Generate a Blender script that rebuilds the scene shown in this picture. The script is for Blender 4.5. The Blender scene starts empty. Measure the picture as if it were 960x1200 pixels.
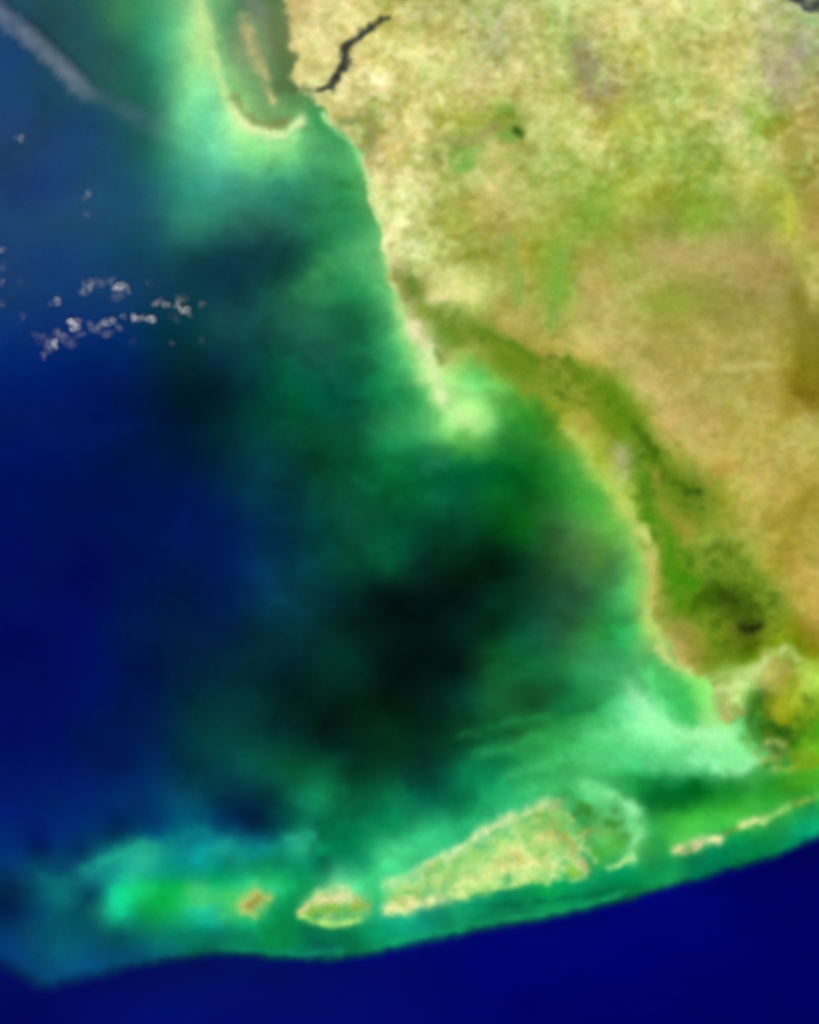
# South-west Florida and the Keys seen straight down from orbit. 1 Blender unit = 1 metre.
import bpy, math, random
import numpy as np

R = math.radians
S = bpy.context.scene
PX = 230.0                      # metres on the ground for one photograph pixel
ALT = 705000.0                  # height of the satellite

# ---------------------------------------------------------------- camera
cam = bpy.data.cameras.new('camera')
cam.sensor_fit = 'VERTICAL'; cam.sensor_height = 24.0
cam.lens = 24.0 * ALT / (1200 * PX)
cam.clip_start = 1000.0; cam.clip_end = 5.0e6
cam_o = bpy.data.objects.new('camera', cam)
cam_o.location = (0, 0, ALT)
S.collection.objects.link(cam_o); S.camera = cam_o

# ---------------------------------------------------------------- sky and sun
SUN_EL, SUN_AZ = R(47), R(196)          # azimuth clockwise from north
w = bpy.data.worlds.new('World'); S.world = w; w.use_nodes = True
nt = w.node_tree
sky = nt.nodes.new('ShaderNodeTexSky'); sky.sky_type = 'NISHITA'; sky.sun_disc = False
sky.sun_elevation = SUN_EL; sky.sun_rotation = SUN_AZ
bg = nt.nodes['Background']; bg.inputs['Strength'].default_value = 0.07
nt.links.new(sky.outputs[0], bg.inputs['Color'])
sun = bpy.data.lights.new('sun', 'SUN'); sun.energy = 4.0; sun.angle = R(0.5); sun.color = (1.0, 0.96, 0.9)
sun_o = bpy.data.objects.new('sun', sun); S.collection.objects.link(sun_o)
sun_o.location = (0, -2.0e5, 2.0e5)
sun_o.rotation_euler = (R(90) - SUN_EL, 0, math.pi - SUN_AZ)
vs = S.view_settings
vs.view_transform = 'Standard'; vs.look = 'None'; vs.gamma = 1.0; vs.use_curve_mapping = False
vs.exposure = 0.55
S.cycles.transparent_max_bounces = 64      # thin clouds lie over each other
# what a white matt surface sends to the camera under this light (measured), to turn seen colours into albedo
LIGHT = np.array([1.60, 1.613, 1.653])

# ---------------------------------------------------------------- numeric helpers
rng = np.random.default_rng(7)

def vnoise(x, y, seed):
    """smooth noise in -1..1, one cell per unit"""
    r = np.random.default_rng(seed); n = 256
    g = r.uniform(-1, 1, (n, n))
    xi = np.floor(x).astype(int); yi = np.floor(y).astype(int)
    fx = x - xi; fy = y - yi
    fx = fx * fx * fx * (fx * (fx * 6 - 15) + 10); fy = fy * fy * fy * (fy * (fy * 6 - 15) + 10)
    a = g[yi % n, xi % n]; b = g[yi % n, (xi + 1) % n]; c = g[(yi + 1) % n, xi % n]; d = g[(yi + 1) % n, (xi + 1) % n]
    return (a * (1 - fx) + b * fx) * (1 - fy) + (c * (1 - fx) + d * fx) * fy

def fbm(x, y, cell, seed, octaves=3, gain=0.5):
    v = 0; amp = 1; tot = 0
    for k in range(octaves):
        ca, sa = math.cos(0.6 + k), math.sin(0.6 + k)
        v = v + amp * vnoise((x * ca - y * sa) / cell + 37.3 * k, (x * sa + y * ca) / cell + 11.7 * k, seed + k)
        tot += amp; amp *= gain; cell *= 0.5
    return v / tot * 1.6

def hexc(h): return np.array([int(h[i:i + 2], 16) / 255 for i in (0, 2, 4)])
def lin(c): return np.where(c <= 0.04045, c / 12.92, ((c + 0.055) / 1.055) ** 2.4)
def smooth(t): t = np.clip(t, 0, 1); return t * t * (3 - 2 * t)

def parse(txt):
    """lines 'y  x:colour x:colour ...' -> points, colours"""
    P, C = [], []
    for ln in txt.strip().splitlines():
        t = ln.split()
        for q in t[1:]:
            x, h = q.split(':'); P.append((float(x), float(t[0]))); C.append(hexc(h))
    return np.array(P), np.array(C)

def field(txt, X, Y, c=14.0):
    """smooth surface through scattered colour readings"""
    P, C = parse(txt)
    phi = lambda d2: np.sqrt(d2 + c * c)
    D2 = ((P[:, None] - P[None]) ** 2).sum(2)
    m = C.mean(0)
    W = np.linalg.solve(phi(D2) + 0.0 * np.eye(len(P)), C - m)
    out = np.empty((X.size, 3)); xf = X.ravel(); yf = Y.ravel()
    for i in range(0, X.size, 20000):
        d2 = (xf[i:i + 20000, None] - P[:, 0]) ** 2 + (yf[i:i + 20000, None] - P[:, 1]) ** 2
        out[i:i + 20000] = phi(d2) @ W + m
    return np.clip(out, 0, 1).reshape(X.shape + (3,))

def seg_dist(X, Y, pts, closed=False):
    d = np.full(X.shape, 1e18)
    n = len(pts)
    for i in range(n if closed else n - 1):
        ax, ay = pts[i]; bx, by = pts[(i + 1) % n]
        vx, vy = bx - ax, by - ay; L = vx * vx + vy * vy + 1e-9
        t = np.clip(((X - ax) * vx + (Y - ay) * vy) / L, 0, 1)
        d = np.minimum(d, (X - ax - t * vx) ** 2 + (Y - ay - t * vy) ** 2)
    return np.sqrt(d)

def sdf(X, Y, poly):
    """signed distance in pixels, positive inside"""
    ins = np.zeros(X.shape, bool); n = len(poly)
    for i in range(n):
        ax, ay = poly[i]; bx, by = poly[(i + 1) % n]
        if ay == by: continue
        ins ^= ((ay > Y) != (by > Y)) & (X < (bx - ax) * (Y - ay) / (by - ay) + ax)
    d = seg_dist(X, Y, poly, True)
    return np.where(ins, d, -d)

def bil(A, x, y, x0, y0, st):
    fx = np.clip((x - x0) / st, 0, A.shape[1] - 1.001); fy = np.clip((y - y0) / st, 0, A.shape[0] - 1.001)
    xi = fx.astype(int); yi = fy.astype(int); fx = fx - xi; fy = fy - yi
    if A.ndim == 3: fx = fx[..., None]; fy = fy[..., None]
    return (A[yi, xi] * (1 - fx) + A[yi, xi + 1] * fx) * (1 - fy) + (A[yi + 1, xi] * (1 - fx) + A[yi + 1, xi + 1] * fx) * fy

# ---------------------------------------------------------------- colour readings (sRGB as seen; water tint by sediment and depth, north-west also by haze painted in)
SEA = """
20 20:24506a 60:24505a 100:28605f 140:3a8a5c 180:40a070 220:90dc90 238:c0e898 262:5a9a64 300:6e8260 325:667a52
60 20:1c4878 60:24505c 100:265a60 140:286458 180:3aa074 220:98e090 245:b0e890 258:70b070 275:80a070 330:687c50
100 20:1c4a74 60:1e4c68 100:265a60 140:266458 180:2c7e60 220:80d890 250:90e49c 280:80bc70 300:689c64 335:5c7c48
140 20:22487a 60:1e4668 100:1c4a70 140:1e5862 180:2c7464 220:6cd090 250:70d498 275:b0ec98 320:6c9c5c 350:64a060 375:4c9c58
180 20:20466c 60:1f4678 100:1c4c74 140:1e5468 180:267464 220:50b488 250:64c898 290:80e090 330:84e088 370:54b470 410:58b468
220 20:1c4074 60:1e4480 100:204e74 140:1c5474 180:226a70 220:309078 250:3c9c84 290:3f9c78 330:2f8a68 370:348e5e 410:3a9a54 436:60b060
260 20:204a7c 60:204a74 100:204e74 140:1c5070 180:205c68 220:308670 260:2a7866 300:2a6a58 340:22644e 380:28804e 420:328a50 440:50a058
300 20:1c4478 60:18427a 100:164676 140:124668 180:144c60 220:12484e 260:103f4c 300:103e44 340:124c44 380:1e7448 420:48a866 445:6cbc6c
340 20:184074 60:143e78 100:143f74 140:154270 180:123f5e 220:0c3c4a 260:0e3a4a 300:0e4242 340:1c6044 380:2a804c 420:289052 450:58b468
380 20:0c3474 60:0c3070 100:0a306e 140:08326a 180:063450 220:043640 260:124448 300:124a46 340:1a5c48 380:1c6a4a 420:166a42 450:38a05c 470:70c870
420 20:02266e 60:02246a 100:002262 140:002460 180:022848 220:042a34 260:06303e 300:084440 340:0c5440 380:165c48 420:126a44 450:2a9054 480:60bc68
418 522:a4ac60 537:94b050 556:84a840
440 505:b0e088 530:a0dc78 560:68c860 585:78b848
460 20:001c66 60:001a62 100:00165c 140:001850 180:001a3e 220:001c28 260:022028 300:023834 340:005034 380:00503a 420:085e40 450:127e44 480:2c9450 500:58b860 530:a8ec88 560:80d870 600:58a43c
480 560:a0ec80 600:44a438 635:4c9428
500 20:00185e 60:00185e 100:001658 140:001654 180:001842 220:001830 260:012830 300:023c34 340:044a32 380:064c34 420:0c5c3c 460:2a9052 500:4cb060 540:a0e880 580:5cb85c 620:2c8c28 650:5c9c28
520 540:54b050 580:2c8c38 620:28822c 660:609c30
540 20:00125c 60:001258 100:001452 140:00144a 180:001846 220:001a3e 260:02283c 300:043a44 340:043c38 380:033e24 420:05522e 460:0a7a40 500:0e7040 540:107438 580:06642a 620:10661e 660:3a9434 690:98c450
580 20:001058 60:001052 100:001050 140:001250 180:00144e 220:001650 260:00224a 300:033648 340:03323a 380:064636 420:085436 460:065e30 500:046434 540:045030 580:065e22 620:0a5a1c 660:2c8a2e 700:5cb040 720:a4d058
620 20:000e58 60:001052 100:001052 140:001250 180:001450 220:001654 260:001a52 300:012850 340:023040 380:024038 420:085038 460:025034 500:03462e 540:034028 580:024018 620:0c5e1c 640:24602c 660:3c7a3c 680:4c8840 700:5aa040 735:84c454 755:c4cc68
660 20:000c58 60:000e54 100:000a52 140:001050 180:00144c 220:00184c 260:001a54 300:022c54 340:033648 380:033c36 420:04442e 460:045436 500:042c20 540:022410 580:021a0e 620:0a3a20 640:1c4a24 660:2a5a2c 680:3c6c38 700:4a8a3c 725:4c9048 750:80c458 768:c0bc60
700 20:00105a 60:000c5a 100:000a56 140:001250 180:001648 220:001842 260:001a4a 300:022c50 340:043a4a 380:022e34 420:022622 460:021410 500:021812 540:021612 580:023020 620:0c4028 660:205a38 680:28603a 700:2e7a42 715:38984c 735:54c060 760:a8c058
740 20:00085a 60:000a58 100:000c5c 140:001650 180:001a46 220:001c40 260:001e42 300:022838 340:03343e 380:032a28 420:02201a 460:021812 500:02140f 540:02201a 580:023018 620:0a5038 660:24603a 700:2c9440 740:40b058 762:a0c860
780 20:000a58 60:000a58 100:000e5e 140:001250 180:001440 220:00203c 260:02283c 300:022c34 340:02242a 380:022e28 420:022a26 460:021410 500:011410 540:021c14 580:0e5a2a 620:0e6a38 660:1e7a40 700:34985a 740:48b868 770:60c468 800:80c860
800 740:58cc78 780:48c060 820:80dc68 850:98dc70
820 20:000c5a 60:000c5c 100:00105c 140:001450 180:001a48 220:002838 260:033038 300:023030 340:011e1c 380:02241a 420:022014 460:021a10 500:022018 540:043e2c 580:126030 620:0e4c26 660:107036 700:30a458
830 740:78eca0 760:90f8a8 790:50cc70 805:40c45c 840:98e478
860 20:000c5c 60:000e5c 100:001450 140:001850 180:001e4c 220:003444 260:04403e 300:043c38 340:022e2a 380:021e18 420:02281a 460:023018 500:02281c 540:063c20 580:0c6030 620:1e8038 660:2a9c48 700:48c068 740:78e490 780:90fca0 820:a0fc98 850:a0f490 880:70d870
890 740:48cc78 780:60d880 820:78e490 860:8cf898 890:80e080
900 20:00125e 60:001460 100:001858 140:001a54 180:002a5c 220:003040 260:034046 300:045044 340:045032 380:045034 420:023222 460:04402a 500:043a2c 540:067048 580:0c8a50 620:2aa458 660:3cb860 700:48cc70
920 740:24a048 780:0c7838 820:067028 860:1e8a34 900:2a9c30 940:40a020
940 20:001a6a 60:002068 100:00246c 140:002c64 180:003464 220:044c68 260:003048 300:022c40 340:055c48 380:0c7a4c 420:046038 460:087448 500:067050 540:0a8450 580:22a864 620:38b868 660:48c870 700:58c878 760:0c7832 800:047024 840:22942e 880:38b038 920:30a030
960 740:60c878 780:2a9c38 820:40c440 860:40bc3c 900:30a040 945:10a060
970 260:004a68 300:02304a 340:035a4c 380:04704c 420:057048 460:0a8a54 500:2cb070
980 20:00246a 60:00246a 100:003266 140:003e5c 180:025a78 220:00707e
985 760:309c48 800:48c450 870:048a48 900:0c8a44 940:009a68
990 260:10988c 300:067880 350:24a880 380:068858 420:048050 460:34b070
1000 20:003070 50:002458 70:013a6c 95:023a60 120:0a6c78 150:18a08c 175:24b090 200:0c9488 230:0a9c98 720:44ac54 750:3ca450 840:008c58
1010 260:089078 300:089068 340:089468 380:067050 420:109060 450:48d888 780:149850 810:0c8a50 870:048044
1020 20:023a68 50:035068 75:044a68 102:107a80 130:109488 160:22b494 190:0c9c84 220:06907a 730:049458 760:10904a
1035 250:08a868 290:28cc80 330:1cb868 365:10a060 400:60d890 440:38c070 790:189850 680:069458
1045 15:002848 45:024a60 75:067070 110:035060 135:10c890 160:16c878 185:08b050 210:10b450 230:3cc070 600:069058 640:06984c 730:087a40
1065 10:00224c 40:013e62 75:045a68 100:034c58 120:108a70 138:10d498 170:08a050 190:08a24a 210:18b868 235:28c890 270:40c468 330:08a05c 560:089060 600:0a8454 640:0c9050
1085 250:0a9078 290:10a868 330:08944c 370:067a48 410:089058 450:0aa070 500:0c9070 540:0e8c58
1090 20:023c64 60:035068 100:035060 140:046a60 180:088060 220:048a68
1110 10:013c78 40:044a70 80:045a70 120:04506a 160:035868 200:046a68 235:046a50 290:067a4e 330:048848 370:047058 410:067848 450:088a58
1130 20:023a70 50:034870 80:04547c 110:035080 150:024a70
"""
DEEP = """
1020 940:000058 1000:000060
1060 880:000064 940:000062 820:00036c
1110 640:00036c 720:00006e 800:00006a
1150 100:000658 200:000c5c 300:000c60 400:000868 500:000468 600:00006c
1180 20:00045a 100:000860 200:000c68 300:000a64 400:00086a 500:000468 600:000068 700:000066 800:000066 900:000062 950:000062
1200 40:00035c 300:000866 700:000066
1110 0:000c5c
"""
LAND = """
20 350:d0b878 380:e4d090 420:e0cc84 460:c8c070 500:c4bc78 540:b8b870 580:c0bc84 620:c8c47c 660:b8c478 700:d4c47c 740:d4d088 780:dcd088 820:dcd88c 860:d8d484 900:bcb884 925:b0b07c 950:a8b078
60 360:e8d490 400:ecdc98 435:d8cc80 460:d8cc80 500:e4d88c 540:d4cc80 580:b8b47c 620:c8c880 660:b8b870 685:9a9460 720:c8bc70 760:c4bc60 800:b8b464 840:c0b468 880:c8c07c 910:b0a478 940:a49c7c
100 380:d8cc88 440:ecdca0 470:d0c478 510:c8c474 550:d4c080 590:d0c074 630:bcb868 670:b8bc70 690:948a5c 720:a89c60 760:b0bc68 800:b8c068 840:ccc470 880:c4c47c 910:a89c78 940:b0a470
140 380:e8d898 410:c8bc78 440:b8b468 470:dccc88 500:d8d080 540:b8b858 590:90a040 620:b8b868 660:c0c068 700:b8b45c 740:c0c058 780:b4bc60 820:b8b860 860:c4c07c 890:90a840 930:b4a050
180 420:a4a060 450:d8c080 480:d4c880 510:a8a058 545:88ac50 580:d4bc74 610:b4b868 650:b8c068 700:b8bc60 740:a4ac4c 780:a4b450 820:94a848 860:bcc064 900:c8c474 930:aca04c 950:a09a4c
220 450:ecdc98 480:e8e09c 520:b8b868 570:d4c078 610:b8bc68 650:b4bc60 700:98ac44 740:b0bc50 780:a0a840 820:94a840 860:b0b458 900:b8b850 930:a4a048 955:a8984a
260 460:e8e0a0 500:c8c878 540:b0b050 580:b4a85c 620:b4b058 660:98a844 700:8ca840 740:a4a448 780:989c48 820:8ca838 860:9ca450 900:a0a448 925:bcc050 950:b09848
300 470:dcd898 500:d8dc90 540:a0a048 580:a0a048 620:a4a43c 660:8ca840 690:b0a450 730:a8ac50 780:b8a460 830:b4a45c 880:b09c5c 910:b09858 945:b8b058
340 480:8c8c48 530:d8d484 560:d4d880 590:acaa54 630:a0a848 660:8cac40 690:b8a45c 730:b4b05c 780:a09c48 830:9c9848 880:ac9858 910:a89858 930:90883c 955:b4a854
380 490:d8d498 520:7c9840 560:88983c 600:b8a858 640:a8a850 680:b8ac58 720:bcac60 770:b0a450 820:a89c4c 870:a4984c 910:ac9c50 940:8c8034
420 530:88a048 560:98a044 590:6c8c20 630:a8983c 660:c4b058 690:c8b45c 730:b8a85c 780:b4a458 830:b4a050 880:b8a458 920:a8963c 945:80761c
460 590:88a840 630:809830 660:90982c 690:889428 720:70941c 750:b8ac58 800:b8a458 850:b4a454 890:b8a454 925:9c8830 950:847018
500 640:7c9820 680:b8b04c 710:78901c 740:689418 775:b8a858 820:c0a45c 870:b8a850 920:bca850 950:b8ac58
540 680:b4c454 705:98a830 725:b0b078 760:689020 790:98a03c 830:b0a048 870:c4b05c 920:c4ac5c 950:bca850
580 740:98b840 760:789828 785:608418 810:58761c 840:90982c 880:c4b058 920:bca44c 950:a49034
620 760:589420 790:a09838 820:809428 850:98a038 880:b4ac50 920:a89838 950:b09c40
660 765:a8a048 790:4c9010 820:78982c 860:6c9028 890:a4a43c 920:b09838 950:b8a04c
700 770:90983c 800:4c8810 830:3c6c08 855:344c08 880:5c7c14 910:80942c 940:bca448
740 770:a8a84c 800:98903c 830:78901c 860:484c08 880:2c2c08 900:788414 930:88881c 955:a89038
770 780:c4bc68 810:98903c 840:6c8818 880:607c10 920:78941c 955:889018
790 800:d0c46c 830:98a848 870:a4c058 900:c4bc60 920:a8a048 950:b8d44c
820 850:a8ac68 870:b8e080 890:3c6c20 920:a8ac24 950:98b830
850 860:b0a050 885:286818 905:8c9820 940:588810
870 890:608c30 912:18500c 940:50a014
900 905:c8c060 940:78a818
930 940:50a828
"""
# outlines, photograph pixels
COAST = [(333, -400), (332, 0), (336, 30), (338, 60), (342, 92), (350, 108), (368, 112), (378, 130), (388, 142), (402, 157),
         (420, 180), (432, 205), (439, 235), (446, 265), (451, 300), (459, 330), (470, 360), (480, 385), (490, 405), (503, 424),
         (516, 424), (530, 412), (548, 410), (570, 422), (590, 442), (615, 464), (640, 480), (658, 496), (670, 512), (688, 536),
         (708, 560), (722, 588), (737, 612), (750, 636), (762, 656), (768, 690), (764, 720), (776, 750), (794, 774), (812, 788),
         (850, 783), (880, 776), (905, 764), (930, 768), (965, 768), (4600, 700), (4600, -4000), (333, -4000)]
FIELD_EDGE = COAST[:40] + [(835, 797), (848, 812), (846, 838), (868, 852), (884, 878), (896, 900), (925, 906), (965, 898), (4600, 898), (4600, -4000), (333, -4000)]
SHELF = [(-400, 1110), (-20, 1112), (10, 1132), (45, 1152), (60, 1154), (100, 1143), (150, 1131), (200, 1121), (240, 1117), (300, 1119), (360, 1122), (400, 1121),
         (440, 1114), (480, 1107), (520, 1098), (560, 1090), (600, 1082), (640, 1074), (680, 1066), (720, 1056), (760, 1045), (800, 1034),
         (840, 1023), (880, 1010), (920, 995), (960, 978), (1100, 930), (4600, 700), (4600, 6000), (-4000, 6000), (-4000, 1110)]
RIVER = [(340, 105, 4), (360, 104, 3.4), (376, 105, 3.2), (386, 101, 3.4), (395, 91, 4.2), (400, 80, 6), (404, 70, 6.5), (406, 58, 6.5), (413, 49, 5.4), (424, 41, 3.8), (436, 32, 4.0), (448, 23, 3.8), (458, 20, 2.0)]

# soft colour bands: colour, half-width, opacity, falloff power, points
BANDS = [
 # lagoon behind the barrier islands
 ('749c6a', 9, .4, 2, [(262, 5), (272, 40), (286, 72), (296, 100), (306, 122)]),
 ('5cac68', 8, .6, 2, [(248, 6), (262, 20)]),
 ('90c880', 4, .5, 2, [(258, 44), (268, 74), (280, 102)]),
 ('64a064', 5, .5, 2, [(300, 30), (312, 58), (326, 88)]),
 ('728270', 10, .7, 2, [(290, -5), (305, 12)]),
 ('5a7846', 9, .7, 2, [(318, 0), (322, 40), (332, 62), (335, 90), (345, 112)]),
 ('5c9458', 10, .8, 2, [(340, 118), (362, 122)]),
 ('7cb070', 9, .8, 2, [(300, 132), (330, 130)]),
 ('c8c080', 7, .85, 2, [(284, 20), (292, 42), (300, 66), (308, 88), (317, 112)]),
 ('e4dc90', 5, .9, 2, [(318, 114), (322, 118)]),
 ('7c8448', 6, .75, 2, [(273, 112), (282, 130), (298, 144), (318, 149), (334, 144)]),
 ('c4ec98', 7, .8, 2, [(234, -10), (239, 25), (246, 52), (256, 85), (266, 112)]),
 ('e4f8b0', 6.5, .95, 2, [(270, 126), (282, 142), (296, 153), (316, 158), (334, 158), (346, 148), (355, 140)]),
 ('a0ec98', 9, .7, 2, [(300, 168), (330, 172), (345, 160)]),
 ('3c9c54', 8, .8, 2, [(368, 136), (385, 152), (398, 168)]),
 ('bcec9c', 3.6, .75, 2, [(378, 134), (392, 150), (408, 164), (424, 186), (434, 212), (440, 240), (446, 262)]),
 ('c4e894', 4.5, .65, 2, [(447, 262), (452, 300), (461, 335), (473, 366), (484, 392)]),
 ('a8e888', 10, .55, 2, [(466, 362), (480, 396), (495, 430), (508, 465)]),
 ('f4ecbc', 10, .95, 2, [(488, 386), (496, 396), (506, 412)]),
 ('ccf4a0', 11, .85, 2, [(500, 416), (509, 445), (518, 470), (534, 488), (552, 494)]),
 ('e4f8b4', 6, .7, 2, [(504, 420), (512, 450), (520, 474)]),
 ('7c9444', 4.5, .8, 2, [(512, 412), (518, 424)]),
 # south-west plume and cape
 ('58b068', 14, .55, 2, [(375, 318), (400, 296), (430, 290)]),
 ('2c8c50', 10, .5, 2, [(350, 342), (372, 322), (395, 300)]),
 ('145c3c', 14, .55, 2, [(396, 372), (412, 392)]),
 ('a0e480', 12, .6, 2, [(530, 497), (555, 500), (570, 494)]),
 ('50a848', 11, .6, 2, [(540, 512), (566, 528)]),
 ('1e7850', 8, .7, 2, [(500, 548), (516, 545)]),
 ('087048', 8, .7, 2, [(504, 582), (520, 588)]),
 ('b4d05c', 11, .65, 2, [(668, 508), (684, 524), (698, 542), (716, 562), (728, 592)]),
 ('c0d464', 10, .65, 2, [(726, 578), (738, 602), (752, 622)]),
 ('d0d878', 8, .7, 2, [(746, 616), (758, 634), (766, 652)]),
 ('c0c064', 8, .6, 2, [(762, 655), (768, 680), (764, 706)]),
 ('b0d470', 6, .7, 2, [(756, 712), (764, 736), (778, 758)]),
 ('d0d880', 6, .8, 2, [(770, 760), (784, 774), (806, 786)]),
 ('40a038', 8, .5, 2, [(664, 540), (690, 574), (704, 604)]),
 # inland water and mangrove
 ('3a4034', 2.4, .95, 4, None),
 ('5c8430', 8, .75, 2, [(482, 330), (486, 342)]),
 ('7c9438', 9, .75, 2, [(508, 366), (540, 376), (570, 390)]),
 ('5c8418', 8, .8, 2, [(560, 388), (584, 398), (606, 408), (626, 424)]),
 ('64881c', 9, .7, 2, [(590, 420), (620, 436), (650, 442)]),
 ('5a8014', 8, .7, 2, [(664, 420), (676, 432), (690, 440)]),
 ('9ca440', 7, .6, 2, [(672, 456), (688, 462)]),
 ('5c8412', 14, .7, 2, [(686, 438), (712, 462), (726, 484), (742, 498)]),
 ('486c10', 6, .75, 2, [(745, 500), (762, 524), (768, 532)]),
 ('486c0c', 8, .85, 2, [(768, 536), (790, 566), (806, 576)]),
 ('2c4c10', 4, .9, 2, [(806, 576), (818, 578)]),
 ('b8b884', 5, .55, 2, [(726, 522), (732, 534)]),
 ('a09a3c', 7, .6, 2, [(770, 552), (772, 570)]),
 ('4c8814', 8, .7, 2, [(752, 560), (756, 590), (764, 612)]),
 ('a49c3c', 8, .6, 2, [(776, 592), (786, 600)]),
 ('3f8c0c', 9, .75, 2, [(780, 620), (786, 650), (794, 676), (812, 684)]),
 ('5c7414', 6, .7, 2, [(852, 650), (868, 640)]),
 ('34500a', 14, .6, 2, [(830, 700), (858, 704), (876, 720)]),
 ('1e2406', 5, .8, 2, [(868, 736), (880, 740), (892, 732)]),
 ('2c3c08', 5, .6, 2, [(846, 696), (862, 706)]),
 ('3c6008', 7, .5, 2, [(756, 516), (768, 532)]),
 ('ccb860', 4, .6, 2, [(655, 402), (690, 412), (716, 428)]),
 ('d0b860', 4, .6, 2, [(765, 490), (790, 506), (815, 532), (838, 540)]),
 ('3c6008', 5, .6, 2, [(838, 688), (820, 700), (812, 712)]),
 ('98903c', 8, .5, 2, [(800, 732), (812, 746), (822, 764)]),
 ('c8c070', 6, .6, 2, [(800, 500), (812, 528), (834, 534)]),
 ('d0b85c', 7, .6, 2, [(822, 540), (842, 536), (860, 520)]),
 ('b89840', 9, .6, 2, [(842, 550), (868, 546)]),
 ('9c8428', 9, .6, 2, [(900, 612), (930, 606), (950, 580)]),
 ('887c20', 12, .75, 2, [(934, 350), (940, 385), (950, 420), (948, 458)]),
 ('6c5c0c', 9, .7, 2, [(938, 462), (955, 468)]),
 ('98a03c', 14, .5, 2, [(772, 352), (800, 358)]),
 ('b8a464', 12, .6, 2, [(760, 296), (800, 292), (850, 290), (885, 310)]),
 ('c8bc70', 6, .7, 2, [(830, 430), (870, 432), (905, 425)]),
 ('8cac38', 10, .5, 2, [(756, 362), (800, 356)]),
 ('74a840', 6, .75, 2, [(655, 310), (652, 340), (646, 380)]),
 ('8cb048', 12, .5, 2, [(660, 290), (640, 330)]),
 ('88b050', 7, .7, 2, [(608, 352), (604, 320), (596, 284)]),
 ('dce08c', 7, .9, 2, [(606, 252), (622, 250)]),
 ('e8e490', 9, .8, 2, [(514, 344), (535, 340), (556, 346)]),
 ('e8e0a0', 5, .7, 2, [(510, 350), (520, 350)]),
 ('78a448', 6, .8, 2, [(588, 130), (598, 126)]),
 ('70b048', 7, .8, 2, [(540, 196), (548, 190)]),
 ('24440c', 5.0, .95, 2, [(605, 155), (611, 156)]),
 ('68a438', 6, .7, 2, [(590, 158), (598, 160)]),
 ('9c9458', 9, .6, 2, [(525, 165), (560, 165), (585, 148)]),
 ('948c60', 9, .7, 2, [(676, 58), (684, 82), (694, 104)]),
 ('88a83c', 8, .6, 2, [(880, 138), (902, 140)]),
 ('a8a078', 12, .5, 2, [(900, 70), (925, 84), (930, 110)]),
 ('a8a04c', 12, .5, 2, [(930, 150), (925, 175), (950, 170)]),
 ('c4c44c', 6, .8, 2, [(924, 232), (926, 268)]),
 ('a89848', 9, .4, 2, [(952, 232), (948, 256)]),
 ('d8c878', 6, .7, 2, [(950, 330), (954, 345)]),
 ('2f343c', 8, .95, 4, [(925, -12), (945, 4), (985, 12)]),
 ('90c070', 5, .7, 2, [(944, 22), (962, 26)]),
 ('748c4c', 6, .7, 2, [(398, 142), (416, 142), (430, 150)]),
 ('8c9054', 6, .7, 2, [(432, 132), (438, 158), (434, 172)]),
 ('f4f4a8', 4, .9, 2, [(514, 112), (518, 118)]),
 ('f0f4ac', 4, .8, 2, [(498, 144), (502, 146)]),
 ('f0eca4', 4, .8, 2, [(484, 182), (492, 186)]),
 ('f0eeb0', 5, .8, 2, [(500, 232), (506, 236)]),
 ('f0f0b0', 6, .8, 2, [(482, 286), (496, 292)]),
 ('ecec9c', 4, .8, 2, [(532, 60), (534, 64)]),
 # Florida Bay flats
 ('b4d878', 8, .7, 2, [(840, 792), (860, 790), (880, 784)]),
 ('c8dc88', 7, .8, 2, [(846, 808), (866, 802), (884, 790), (897, 778), (906, 768), (922, 764), (932, 772)]),
 ('ccf494', 6, .8, 2, [(860, 804), (874, 802)]),
 ('a4bc68', 7, .65, 2, [(842, 818), (852, 830), (862, 836)]),
 ('a09c48', 5, .6, 2, [(862, 828), (872, 836)]),
 ('3c7c18', 7, .85, 2, [(882, 818), (888, 828), (890, 834)]),
 ('40943c', 7, .75, 2, [(884, 842), (886, 856), (888, 868)]),
 ('b0a450', 5, .6, 2, [(908, 776), (918, 772), (924, 790)]),
 ('a8b02c', 9, .75, 2, [(904, 824), (912, 832), (918, 824)]),
 ('8ca018', 7, .7, 2, [(926, 796), (928, 812), (922, 822)]),
 ('0c500c', 8, .9, 2, [(902, 850), (910, 854), (918, 858)]),
 ('3c6010', 4, .8, 2, [(920, 860), (930, 868)]),
 ('c4cc70', 6, .85, 2, [(902, 870), (912, 870), (918, 874)]),
 ('acd850', 9, .7, 2, [(940, 784), (958, 778), (950, 800)]),
 ('58821a', 6, .7, 2, [(944, 816), (950, 824)]),
 ('4c8410', 8, .75, 2, [(934, 842), (944, 850), (950, 864)]),
 ('3cac18', 8, .7, 2, [(956, 852), (966, 862)]),
 ('88a024', 8, .7, 2, [(928, 886), (942, 882), (956, 890)]),
 ('60d070', 8, .7, 2, [(868, 848), (872, 862), (880, 876), (896, 884)]),
 ('2c9438', 8, .7, 2, [(890, 904), (910, 898), (922, 892)]),
 ('a4fcb4', 8, .85, 2, [(812, 886), (832, 892), (850, 902), (868, 902), (884, 894)]),
 ('a0fcac', 10, .7, 2, [(744, 822), (758, 836), (778, 850), (800, 860), (830, 862), (860, 858)]),
 ('58d07c', 7, .6, 2, [(745, 880), (790, 882), (815, 876)]),
 ('40c45c', 9, .7, 2, [(800, 812), (806, 836), (812, 846)]),
 ('3cb458', 9, .5, 2, [(764, 770), (778, 790), (800, 806)]),
 ('acfcb8', 7, .35, 2, [(736, 800), (756, 830), (790, 852), (850, 866)]),
 ('70e094', 9, .5, 2, [(690, 862), (750, 868), (820, 884), (870, 886)]),
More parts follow.
